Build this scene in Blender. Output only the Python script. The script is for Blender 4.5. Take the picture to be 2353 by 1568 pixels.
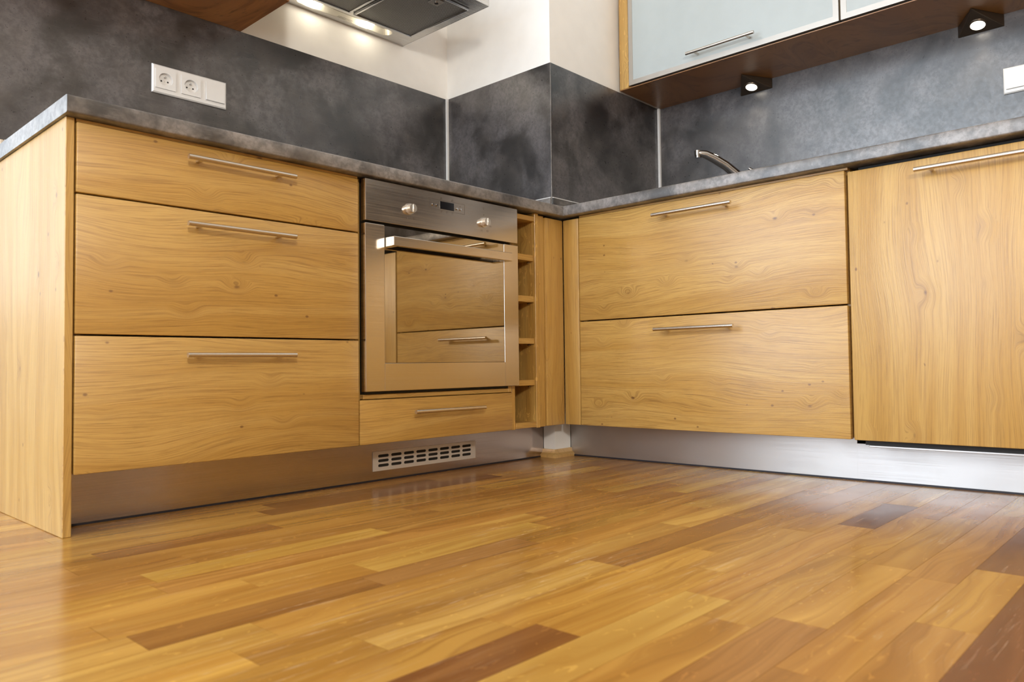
import bpy, bmesh, math, random
from mathutils import Vector, Matrix

# ------------------------------------------------------------------ clean
for o in list(bpy.data.objects):
    bpy.data.objects.remove(o, do_unlink=True)
scene = bpy.context.scene
COL = scene.collection
PI = math.pi
random.seed(7)

# ------------------------------------------------------------------ camera
IMG_W, F_PX = 2353.0, 1736.9
cam_d = bpy.data.cameras.new('camera')
cam = bpy.data.objects.new('camera', cam_d)
COL.objects.link(cam)
scene.camera = cam
cam_d.sensor_fit = 'HORIZONTAL'
cam_d.sensor_width = 36.0
cam_d.lens = F_PX / IMG_W * 36.0
cam_d.shift_x = -155.15 / IMG_W
cam_d.shift_y = -3.96 / IMG_W
cam_d.clip_start = 0.02
yaw, pit, roll = 0.86650031, 0.03393512, -0.01405783
Fv = Vector((math.sin(yaw)*math.cos(pit), math.cos(yaw)*math.cos(pit), math.sin(pit)))
Rv = Vector((math.cos(yaw), -math.sin(yaw), 0))
Uv = Rv.cross(Fv)
R2 = Rv*math.cos(roll) + Uv*math.sin(roll)
U2 = -Rv*math.sin(roll) + Uv*math.cos(roll)
m3 = Matrix((R2, U2, -Fv)).transposed()
cam.matrix_world = Matrix.Translation((-2.05006848, -1.81473441, 0.34013388)) @ m3.to_4x4()
cam_d.dof.use_dof = True
cam_d.dof.focus_distance = 2.35
cam_d.dof.aperture_fstop = 5.6

# ------------------------------------------------------------------ world, daylight, exposure
W = bpy.data.worlds.new('world')
scene.world = W
W.use_nodes = True
bg = W.node_tree.nodes['Background']
bg.inputs[0].default_value = (0.80, 0.90, 1.0, 1)
bg.inputs[1].default_value = 0.6
vs = scene.view_settings
vs.view_transform = 'Standard'
vs.look = 'None'
vs.gamma = 1.0
vs.exposure = 0.0
vs.use_curve_mapping = False

ROOM_X0, ROOM_Y0, ROOM_Y1, ROOM_H = -4.80, -6.0, 4.0, 3.4
def area(name, loc, rot, sx, sy, power, color):
    l = bpy.data.lights.new(name, 'AREA')
    l.shape = 'RECTANGLE'; l.size = sx; l.size_y = sy
    l.energy = power; l.color = color
    o = bpy.data.objects.new(name, l)
    o.location = loc; o.rotation_euler = rot
    COL.objects.link(o)
    return o
# daylight entering by the real window opening in wall_window_side
WIN1 = (-1.20, 2.30, 0.10, 3.25)     # y0, y1, z0, z1 in the wall x = ROOM_X0
area('window_daylight', (ROOM_X0-0.06, (WIN1[0]+WIN1[1])/2, (WIN1[2]+WIN1[3])/2), (0, -PI/2, 0),
     WIN1[3]-WIN1[2], WIN1[1]-WIN1[0], 212, (0.80, 0.90, 1.0))
WIN2 = (-3.9, -1.5, 0.70, 2.70)      # x0, x1, z0, z1 in the wall y = ROOM_Y1; added unseen window
area('added_far_light', ((WIN2[0]+WIN2[1])/2, ROOM_Y1+0.12, (WIN2[2]+WIN2[3])/2), (-PI/2, 0, 0),
     WIN2[1]-WIN2[0], WIN2[3]-WIN2[2], 30, (0.86, 0.93, 1.0))  # put in to brighten the worktop end and the end panel
# ------------------------------------------------------------------ geometry helpers
def BM():
    return bmesh.new()

def box(bm, x0, x1, y0, y1, z0, z1, bev=0.0, seg=1):
    x0, x1 = min(x0, x1), max(x0, x1)
    y0, y1 = min(y0, y1), max(y0, y1)
    z0, z1 = min(z0, z1), max(z0, z1)
    co = [(x0,y0,z0),(x1,y0,z0),(x1,y1,z0),(x0,y1,z0),(x0,y0,z1),(x1,y0,z1),(x1,y1,z1),(x0,y1,z1)]
    v = [bm.verts.new(c) for c in co]
    fs = [(3,2,1,0),(4,5,6,7),(0,1,5,4),(1,2,6,5),(2,3,7,6),(3,0,4,7)]
    ff = [bm.faces.new([v[i] for i in f]) for f in fs]
    if bev > 0:
        es = list({e for f in ff for e in f.edges})
        bmesh.ops.bevel(bm, geom=es, offset=bev, segments=seg, affect='EDGES', profile=0.5)
    return bm

def cyl(bm, p0, p1, r0, r1=None, n=20, caps=True):
    r1 = r0 if r1 is None else r1
    p0, p1 = Vector(p0), Vector(p1)
    d = (p1-p0).normalized()
    a = Vector((0,0,1)) if abs(d.z) < 0.9 else Vector((1,0,0))
    s = d.cross(a).normalized(); t = s.cross(d)
    A = [bm.verts.new(p0 + (s*math.cos(2*PI*i/n) + t*math.sin(2*PI*i/n))*r0) for i in range(n)]
    B = [bm.verts.new(p1 + (s*math.cos(2*PI*i/n) + t*math.sin(2*PI*i/n))*r1) for i in range(n)]
    for i in range(n):
        bm.faces.new((A[i], A[(i+1)%n], B[(i+1)%n], B[i]))
    if caps:
        bm.faces.new(A[::-1]); bm.faces.new(B)
    return bm

def loft(bm, rings, closed=True, cap=True):
    R = [[bm.verts.new(p) for p in r] for r in rings]
    n = len(R[0])
    for a, b in zip(R[:-1], R[1:]):
        for i in range(n if closed else n-1):
            bm.faces.new((a[i], a[(i+1)%n], b[(i+1)%n], b[i]))
    if cap:
        bm.faces.new(R[0][::-1]); bm.faces.new(R[-1])
    return R

def tube(bm, pts, radii, n=16, squash=1.0):
    pts = [Vector(p) for p in pts]
    rings = []
    for i, p in enumerate(pts):
        d = (pts[min(i+1, len(pts)-1)] - pts[max(i-1, 0)]).normalized()
        s = d.cross(Vector((0,0,1))).normalized(); t = s.cross(d)
        r = radii[i] if isinstance(radii, (list, tuple)) else radii
        rings.append([p + s*math.cos(2*PI*k/n)*r + t*math.sin(2*PI*k/n)*r*squash for k in range(n)])
    loft(bm, rings)

def prism(bm, poly, axis, a, b):
    """extrude a 2D polygon along an axis from a to b; poly gives the two other coordinates in xyz order"""
    def P(q, h):
        if axis == 'x': return (h, q[0], q[1])
        if axis == 'y': return (q[0], h, q[1])
        return (q[0], q[1], h)
    A = [bm.verts.new(P(q, a)) for q in poly]; B = [bm.verts.new(P(q, b)) for q in poly]
    n = len(poly)
    for i in range(n):
        bm.faces.new((A[i], A[(i+1)%n], B[(i+1)%n], B[i]))
    bm.faces.new(A[::-1]); bm.faces.new(B)

def stadium(cx, cz, hw, hh, n=8):
    """closed outline, counter-clockwise; straight along the first coordinate"""
    pts = []
    for k in range(n+1):
        a = -PI/2 + PI*k/n
        pts.append((cx + hw - hh + hh*math.cos(a), cz + hh*math.sin(a)))
    for k in range(n+1):
        a = PI/2 + PI*k/n
        pts.append((cx - hw + hh + hh*math.cos(a), cz + hh*math.sin(a)))
    return pts

def rect_ray(c, p, r):
    """point on rectangle r = (x0, x1, z0, z1) hit by the ray from c through p"""
    dx, dz = p[0]-c[0], p[1]-c[1]
    ts = []
    if abs(dx) > 1e-9: ts += [((r[1] if dx > 0 else r[0]) - c[0])/dx]
    if abs(dz) > 1e-9: ts += [((r[3] if dz > 0 else r[2]) - c[1])/dz]
    t = min(t for t in ts if t > 0)
    return (c[0]+dx*t, c[1]+dz*t)

def holed_plate(bm, rect, hole, to3, depth):
    """face with a hole (outline hole) inside rect, plus the inner wall of the hole going depth in; to3(a, b, d) -> xyz"""
    c = (sum(p[0] for p in hole)/len(hole), sum(p[1] for p in hole)/len(hole))
    n = len(hole)
    outer = [rect_ray(c, p, rect) for p in hole]
    I = [bm.verts.new(to3(p[0], p[1], 0)) for p in hole]
    D = [bm.verts.new(to3(p[0], p[1], depth)) for p in hole]
    O = [bm.verts.new(to3(p[0], p[1], 0)) for p in outer]
    corners = [(rect[0],rect[2]),(rect[1],rect[2]),(rect[1],rect[3]),(rect[0],rect[3])]
    def side(p):
        e = 1e-6
        if abs(p[1]-rect[2]) < e: return 0
        if abs(p[0]-rect[1]) < e: return 1
        if abs(p[1]-rect[3]) < e: return 2
        return 3
    for i in range(n):
        j = (i+1) % n
        si, sj = side(outer[i]), side(outer[j])
        vs_ = [O[i]]
        s = si
        while s != sj:
            cpt = corners[(s+1) % 4]
            if (Vector((*cpt,0))-Vector((*outer[i],0))).length > 1e-6 and (Vector((*cpt,0))-Vector((*outer[j],0))).length > 1e-6:
                vs_.append(bm.verts.new(to3(cpt[0], cpt[1], 0)))
            s = (s+1) % 4
        vs_ += [O[j], I[j], I[i]]
        try: bm.faces.new(vs_)
        except ValueError: pass
        bm.faces.new((I[i], I[j], D[j], D[i]))
    return D

def finish(bm, smooth=False):
    bmesh.ops.recalc_face_normals(bm, faces=bm.faces)
    if smooth:
        for f in bm.faces: f.smooth = True

def obj(name, bm, mat, parent=None, smooth=None, recalc=True):
    """link a bmesh (world coordinates) as ONE mesh object; origin at base centre, or relative to its parent"""
    if recalc: bmesh.ops.recalc_face_normals(bm, faces=bm.faces)
    xs = [v.co.x for v in bm.verts]; ys = [v.co.y for v in bm.verts]; zs_ = [v.co.z for v in bm.verts]
    loc = Vector(((min(xs)+max(xs))/2, (min(ys)+max(ys))/2, min(zs_)))
    for v in bm.verts: v.co -= loc
    me = bpy.data.meshes.new(name)
    bm.to_mesh(me); bm.free()
    if smooth is not None:
        me.polygons.foreach_set('use_smooth', [True]*len(me.polygons))
        try: me.set_sharp_from_angle(angle=math.radians(smooth))
        except Exception: pass
    me.materials.append(mat)
    o = bpy.data.objects.new(name, me)
    COL.objects.link(o)
    if parent is not None:
        o.parent = parent
        q = parent; off = Vector((0,0,0))
        while q is not None:
            off += Vector(q.location); q = q.parent
        o.location = loc - off
    else:
        o.location = loc
    return o

def tag(o, label, cat, group=None):
    o['label'] = label; o['category'] = cat
    if group: o['group'] = group
    return o

def thing(name, label, cat, loc, group=None):
    o = bpy.data.objects.new(name, None)
    o.empty_display_size = 0.05
    o.location = loc
    COL.objects.link(o)
    return tag(o, label, cat, group)

def struct(o):
    o['kind'] = 'structure'
    return o

# ------------------------------------------------------------------ materials
def new_mat(name):
    m = bpy.data.materials.new(name); m.use_nodes = True
    nt = m.node_tree
    b = nt.nodes['Principled BSDF']
    return m, nt, b

class N:
    """tiny node helper"""
    def __init__(s, nt): s.nt = nt
    def __call__(s, t, **kw):
        n = s.nt.nodes.new(t)
        for k, v in kw.items(): setattr(n, k, v)
        return n
    def link(s, a, b): s.nt.links.new(a, b)
    def math(s, op, a, b=None, c=None, clamp=False):
        n = s.nt.nodes.new('ShaderNodeMath'); n.operation = op; n.use_clamp = clamp
        for i, v in enumerate((a, b, c)):
            if v is None: continue
            if isinstance(v, (int, float)): n.inputs[i].default_value = v
            else: s.link(v, n.inputs[i])
        return n.outputs[0]
    def comb(s, x, y, z):
        n = s.nt.nodes.new('ShaderNodeCombineXYZ')
        for i, v in enumerate((x, y, z)):
            if isinstance(v, (int, float)): n.inputs[i].default_value = v
            else: s.link(v, n.inputs[i])
        return n.outputs[0]
    def noise(s, vec, scale=1.0, detail=3.0, rough=0.5, dist=0.0):
        n = s.nt.nodes.new('ShaderNodeTexNoise')
        s.link(vec, n.inputs['Vector'])
        n.inputs['Scale'].default_value = scale; n.inputs['Detail'].default_value = detail
        n.inputs['Roughness'].default_value = rough; n.inputs['Distortion'].default_value = dist
        return n.outputs['Fac']
    def smooth(s, v, a, b, x=0.0, y=1.0):
        n = s.nt.nodes.new('ShaderNodeMapRange'); n.interpolation_type = 'SMOOTHSTEP'
        s.link(v, n.inputs['Value'])
        n.inputs['From Min'].default_value = a; n.inputs['From Max'].default_value = b
        n.inputs['To Min'].default_value = x; n.inputs['To Max'].default_value = y
        return n.outputs['Result']
    def mix(s, f, a, b, blend='MIX'):
        n = s.nt.nodes.new('ShaderNodeMix'); n.data_type = 'RGBA'; n.blend_type = blend
        for k, v in (('Factor', f), ):
            if isinstance(v, (int, float)): n.inputs[0].default_value = v
            else: s.link(v, n.inputs[0])
        for i, v in ((6, a), (7, b)):
            if isinstance(v, (tuple, list)): n.inputs[i].default_value = (*v[:3], 1)
            else: s.link(v, n.inputs[i])
        return n.outputs[2]
    def bump(s, h, strength, dist, b):
        n = s.nt.nodes.new('ShaderNodeBump')
        n.inputs['Strength'].default_value = strength; n.inputs['Distance'].default_value = dist
        s.link(h, n.inputs['Height']); s.link(n.outputs[0], b.inputs['Normal'])

def plain(name, color, rough=0.5, metal=0.0, spec=0.5, coat=0.0, emit=None, estr=0.0):
    m, nt, b = new_mat(name)
    n = N(nt)
    tc = n('ShaderNodeTexCoord')
    f = n.noise(tc.outputs['Object'], 14, 3)
    c = n.mix(n.smooth(f, 0.3, 0.7), [k*0.97 for k in color], color)
    n.link(c, b.inputs['Base Color'])
    b.inputs['Roughness'].default_value = rough
    b.inputs['Metallic'].default_value = metal
    b.inputs['Specular IOR Level'].default_value = spec
    b.inputs['Coat Weight'].default_value = coat
    if emit:
        b.inputs['Emission Color'].default_value = (*emit, 1)
        b.inputs['Emission Strength'].default_value = estr
    return m

def oak(name, axis, light, mid, dark, rough=0.37, warp=0.15, knots=True, ray=0.0, con=1.0):
    m, nt, b = new_mat(name)
    n = N(nt)
    tc = n('ShaderNodeTexCoord')
    sep = n('ShaderNodeSeparateXYZ'); n.link(tc.outputs['Object'], sep.inputs[0])
    X, Y, Z = sep.outputs
    if axis == 'x': u, v, w = X, Z, Y
    elif axis == 'y': u, v, w = Y, Z, X
    else: u, v, w = Z, n.math('ADD', X, Y), n.math('SUBTRACT', X, Y)
    oi = n('ShaderNodeObjectInfo')
    u = n.math('ADD', u, n.math('MULTIPLY', oi.outputs['Random'], 31.0))
    v = n.math('ADD', v, n.math('MULTIPLY', oi.outputs['Random'], 57.3))
    big = n.noise(n.comb(n.math('MULTIPLY', u, 1.5), n.math('MULTIPLY', v, 5.0), w), 1.0, 1.2, 0.4, 0.0)
    # knots
    vor = n('ShaderNodeTexVoronoi'); vor.feature = 'F1'
    n.link(n.comb(n.math('MULTIPLY', u, 8.0), n.math('MULTIPLY', v, 13.0), 0.0), vor.inputs['Vector'])
    vor.inputs['Scale'].default_value = 1.0
    sepc = n('ShaderNodeSeparateColor'); n.link(vor.outputs['Color'], sepc.inputs[0])
    on = n.math('GREATER_THAN', sepc.outputs[0], 0.50)
    kd = n.math('ADD', vor.outputs['Distance'], n.math('MULTIPLY', n.math('SUBTRACT', n.noise(n.comb(n.math('MULTIPLY', u, 60), n.math('MULTIPLY', v, 90), 0.0), 1, 2), 0.5), 0.06))
    kspot = n.math('MULTIPLY', n.smooth(kd, 0.025, 0.085, 1.0, 0.0), on)
    khalo = n.math('MULTIPLY', n.smooth(vor.outputs['Distance'], 0.0, 0.42, 1.0, 0.0), on)
    f = n.math('ADD', v, n.math('MULTIPLY', n.math('SUBTRACT', big, 0.5), warp))
    f = n.math('ADD', f, n.math('MULTIPLY', khalo, 0.022))
    coarse = n.noise(n.comb(n.math('MULTIPLY', u, 2.4), n.math('MULTIPLY', f, 120.0), n.math('MULTIPLY', w, 4)), 1.0, 3.0, 0.6)
    rings = n.noise(n.comb(n.math('MULTIPLY', u, 6.0), n.math('MULTIPLY', f, 380.0), n.math('MULTIPLY', w, 4)), 1.0, 3.0, 0.6)
    broad = n.noise(n.comb(n.math('MULTIPLY', u, 0.9), n.math('MULTIPLY', f, 18.0), 3.1), 1.0, 2.0, 0.5)
    pores = n.noise(n.comb(n.math('MULTIPLY', u, 14.0), n.math('MULTIPLY', f, 800.0), n.math('MULTIPLY', w, 20)), 1.0, 2.0, 0.6)
    c = n.mix(n.smooth(broad, 0.35, 0.65), light, mid)
    c = n.mix(n.math('MULTIPLY', n.smooth(coarse, 0.48, 0.72), 0.34*con), c, dark)
    c = n.mix(n.math('MULTIPLY', n.smooth(rings, 0.46, 0.68), 0.52*con), c, dark)
    c = n.mix(n.math('MULTIPLY', n.smooth(pores, 0.58, 0.70), 0.45*con), c, [k*0.62 for k in dark])
    if ray:
        fl = n.noise(n.comb(n.math('MULTIPLY', u, 26), n.math('MULTIPLY', v, 70), w), 1, 2, 0.5, 1.2)
        c = n.mix(n.math('MULTIPLY', n.smooth(fl, 0.60, 0.68), ray), c, [min(1, k*1.5) for k in light])
    if knots:
        c = n.mix(n.math('MULTIPLY', khalo, 0.16), c, dark)
        c = n.mix(n.math('MULTIPLY', kspot, 0.8), c, (0.12, 0.045, 0.015))
        pv = n('ShaderNodeTexVoronoi'); pv.feature = 'F1'; pv.inputs['Scale'].default_value = 1.0
        n.link(n.comb(n.math('MULTIPLY', u, 24.0), n.math('MULTIPLY', v, 34.0), 0.0), pv.inputs['Vector'])
        ps = n('ShaderNodeSeparateColor'); n.link(pv.outputs['Color'], ps.inputs[0])
        clus = n.noise(n.comb(n.math('MULTIPLY', u, 4.0), n.math('MULTIPLY', v, 6.0), 9.0), 1, 2)
        pk = n.math('MULTIPLY', n.smooth(pv.outputs['Distance'], 0.06, 0.15, 1.0, 0.0), n.math('GREATER_THAN', n.math('ADD', ps.outputs[0], n.math('MULTIPLY', n.smooth(clus, 0.5, 0.75), 0.55)), 0.93))
        c = n.mix(n.math('MULTIPLY', pk, 0.72), c, (0.14, 0.055, 0.018))
    n.link(c, b.inputs['Base Color'])
    b.inputs['Roughness'].default_value = rough
    b.inputs['Specular IOR Level'].default_value = 0.85
    n.bump(n.math('ADD', rings, n.math('MULTIPLY', pores, 0.6)), 0.22, 0.0015, b)
    return m

OL, OM, OD = (0.545, 0.338, 0.096), (0.475, 0.272, 0.062), (0.240, 0.112, 0.024)
M = {}
M['oak_x'] = oak('oak_horizontal_x', 'x', OL, OM, OD)
M['oak_y'] = oak('oak_horizontal_y', 'y', OL, OM, OD)
M['oak_z'] = oak('oak_vertical', 'z', OL, OM, OD, warp=0.13, con=0.75)
M['oak_ray'] = oak('oak_quarter_sawn', 'z', OL, OM, OD, warp=0.03, knots=False, ray=0.5)
BL, BM_, BD = (0.42, 0.180, 0.050), (0.33, 0.125, 0.032), (0.18, 0.065, 0.016)  # the same oak with the shade under the wall cabinets in its colour
M['oak_shaded_x'] = oak('oak_shaded_underside_x', 'x', BL, BM_, BD, ray=0.3, knots=False)
M['oak_shaded_y'] = oak('oak_shaded_underside_y', 'y', (0.31, 0.150, 0.046), (0.25, 0.107, 0.030), (0.14, 0.055, 0.015), ray=0.1, knots=False)  # darker still, underside shade put into the oak colour

def stone(name, lo, hi, rough, spec, scale=4.2):
    m, nt, b = new_mat(name)
    n = N(nt)
    tc = n('ShaderNodeTexCoord')
    oi = n('ShaderNodeObjectInfo')
    vec = n('ShaderNodeVectorMath', operation='ADD')
    n.link(tc.outputs['Object'], vec.inputs[0])
    r = n.math('MULTIPLY', oi.outputs['Random'], 23.0)
    n.link(n.comb(r, r, r), vec.inputs[1])
    p = vec.outputs[0]
    clouds = n.noise(p, scale, 7, 0.58, 0.35)
    fine = n.noise(p, 75, 5, 0.65)
    warm = n.noise(p, scale*1.9, 4, 0.5)
    mid_ = n.noise(p, 24, 6, 0.7, 0.4)
    mp = n('ShaderNodeMapping'); n.link(p, mp.inputs[0])
    mp.inputs['Rotation'].default_value = (0.6, 0.7, 0.5); mp.inputs['Scale'].default_value = (14, 220, 220)
    scr = n.noise(mp.outputs[0], 1.0, 2, 0.6)
    c = n.mix(n.smooth(clouds, 0.38, 0.62), lo, hi)
    c = n.mix(n.math('MULTIPLY', n.smooth(mid_, 0.44, 0.62), 0.32), c, [k*0.8 for k in lo])
    c = n.mix(n.math('MULTIPLY', n.smooth(fine, 0.42, 0.62), 0.40), c, [k*0.55 for k in lo])
    c = n.mix(n.math('MULTIPLY', n.smooth(warm, 0.45, 0.7), 0.25), c, (hi[0]*1.05, hi[1]*0.98, hi[2]*0.86))
    c = n.mix(n.math('MULTIPLY', n.smooth(scr, 0.63, 0.72), 0.20), c, [k*1.5 for k in hi])
    n.link(c, b.inputs['Base Color'])
    n.link(n.smooth(fine, 0.3, 0.7, rough-0.05, rough+0.07), b.inputs['Roughness'])
    b.inputs['Specular IOR Level'].default_value = spec
    b.inputs['Coat Weight'].default_value = 0.4; b.inputs['Coat Roughness'].default_value = 0.30
    n.bump(fine, 0.10, 0.0012, b)
    return m
M['stone'] = stone('dark_stone_laminate', (0.015, 0.0138, 0.0155), (0.120, 0.113, 0.120), 0.32, 0.95, 4.8)
M['stone_top'] = stone('worktop_stone_laminate', (0.050, 0.046, 0.046), (0.260, 0.243, 0.238), 0.34, 0.75, 7.0)

M['rear_wall'] = plain('darkened_wall_paint', (0.36, 0.33, 0.29), 0.7, spec=0.3)  # unseen rear wall, darkened to weaken its reflection in stone and steel
M['wall'] = plain('white_wall_paint', (0.92, 0.915, 0.90), 0.65, spec=0.3)
M['ceiling'] = plain('white_ceiling_paint', (0.88, 0.88, 0.86), 0.8, spec=0.2)
M['white_plastic'] = plain('white_plastic', (0.86, 0.86, 0.86), 0.22, coat=0.2)
M['white_seal'] = plain('white_joint_profile', (0.80, 0.81, 0.82), 0.3)
M['black'] = plain('matt_black', (0.006, 0.006, 0.006), 0.6)
M['black_gloss'] = plain('gloss_black', (0.006, 0.006, 0.008), 0.08)
M['rubber'] = plain('dark_rubber_seal', (0.012, 0.012, 0.02), 0.5)
M['print'] = plain('dark_print', (0.06, 0.035, 0.02), 0.5)
M['nickel'] = plain('satin_nickel', (0.66, 0.61, 0.55), 0.26, metal=1)
M['chrome'] = plain('polished_chrome', (0.42, 0.42, 0.43), 0.05, metal=1)
M['aluminium'] = plain('anodised_aluminium', (0.50, 0.475, 0.44), 0.42, metal=0.9)
M['vent_alu'] = plain('silver_lacquered_vent', (0.66, 0.62, 0.57), 0.42, metal=0.35)
M['knob'] = plain('bright_silver_knob', (0.74, 0.72, 0.69), 0.25, metal=0.85)
M['trough'] = plain('satin_lamp_reflector', (0.62, 0.60, 0.55), 0.4, metal=0.5)
M['lamp_body'] = plain('bronze_lamp_body', (0.10, 0.075, 0.055), 0.35, metal=0.7)
M['lamp_glow'] = plain('lit_spot_lens', (1, 0.95, 0.85), 0.2, emit=(1.0, 0.90, 0.72), estr=7.0)
M['bulb_glow'] = plain('lit_halogen_bulb', (1, 0.9, 0.7), 0.2, emit=(1.0, 0.90, 0.70), estr=46.0)
M['fill_glow'] = plain('fill_light_globe', (1, 0.95, 0.9), 0.3, emit=(1.0, 0.93, 0.82), estr=196.0)  # glow of the added globe that fills the left fronts
M['frosted'] = plain('pale_blue_frosted_glass', (0.435, 0.495, 0.515), 0.16, coat=0.6)
M['moulding'] = oak('varnished_moulding', 'z', (0.68, 0.44, 0.16), (0.58, 0.35, 0.11), (0.42, 0.22, 0.06), knots=False, rough=0.3)

def steel(name, axis, color, rough, aniso=0.6):
    m, nt, b = new_mat(name)
    n = N(nt)
    tc = n('ShaderNodeTexCoord')
    mp = n('ShaderNodeMapping'); n.link(tc.outputs['Object'], mp.inputs[0])
    mp.inputs['Scale'].default_value = (3, 500, 500) if axis == 'x' else (500, 3, 500)
    f = n.noise(mp.outputs[0], 1.0, 3, 0.6)
    blot = n.noise(tc.outputs['Object'], 6, 3)
    c = n.mix(n.smooth(f, 0.3, 0.7), [k*0.98 for k in color], color)
    n.link(c, b.inputs['Base Color'])
    b.inputs['Metallic'].default_value = 1.0
    r = n.math('ADD', n.smooth(f, 0.3, 0.7, rough-0.03, rough+0.04), n.smooth(blot, 0.4, 0.7, 0.0, 0.04))
    n.link(r, b.inputs['Roughness'])
    tg = n('ShaderNodeTangent', direction_type='RADIAL', axis='Z')
    n.link(tg.outputs[0], b.inputs['Tangent'])
    b.inputs['Anisotropic'].default_value = aniso
    b.inputs['Anisotropic Rotation'].default_value = 0.25
    return m
M['steel_x_shaded'] = steel('shaded_brushed_steel_x', 'x', (0.44, 0.37, 0.33), 0.15, 0.3)  # left plinth steel, darkened in colour for the toe recess shade
M['steel_y'] = steel('brushed_steel_y', 'y', (0.50, 0.48, 0.47), 0.42, 0.5)
M['oven_steel'] = steel('oven_brushed_steel', 'x', (0.60, 0.54, 0.48), 0.19, 0.35)
M['hood_steel'] = steel('hood_brushed_steel', 'x', (0.55, 0.54, 0.52), 0.24, 0.3)

def oven_glass():
    m, nt, b = new_mat('oven_mirror_glass')
    n = N(nt)
    tc = n('ShaderNodeTexCoord')
    f = n.noise(tc.outputs['Object'], 3, 2)
    c = n.mix(f, (0.44, 0.39, 0.32), (0.48, 0.425, 0.35))
    n.link(c, b.inputs['Base Color'])
    b.inputs['Metallic'].default_value = 1.0
    b.inputs['Roughness'].default_value = 0.02
    return m
M['oven_glass'] = oven_glass()

def mesh_filter():
    m, nt, b = new_mat('aluminium_grease_mesh')
    n = N(nt)
    tc = n('ShaderNodeTexCoord')
    sep = n('ShaderNodeSeparateXYZ'); n.link(tc.outputs['Object'], sep.inputs[0])
    k = 2*PI/0.0045
    a = n.math('MULTIPLY', n.math('SINE', n.math('MULTIPLY', sep.outputs[0], k)), n.math('SINE', n.math('MULTIPLY', sep.outputs[1], k)))
    c = n.mix(n.smooth(a, -0.3, 0.6), (0.10, 0.095, 0.09), (0.46, 0.45, 0.43))
    n.link(c, b.inputs['Base Color'])
    b.inputs['Metallic'].default_value = 0.85
    b.inputs['Roughness'].default_value = 0.45
    n.bump(a, 0.5, 0.001, b)
    return m
M['filter_mesh'] = mesh_filter()

def clear_glass():
    m, nt, b = new_mat('clear_lamp_cover')
    n = N(nt)
    out = nt.nodes['Material Output']
    tr = n('ShaderNodeBsdfTransparent'); gl = n('ShaderNodeBsdfGlossy')
    gl.inputs['Roughness'].default_value = 0.05
    mx = n('ShaderNodeMixShader'); mx.inputs[0].default_value = 0.08
    n.link(tr.outputs[0], mx.inputs[1]); n.link(gl.outputs[0], mx.inputs[2])
    n.link(mx.outputs[0], out.inputs['Surface'])
    return m
M['clear'] = clear_glass()

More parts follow.
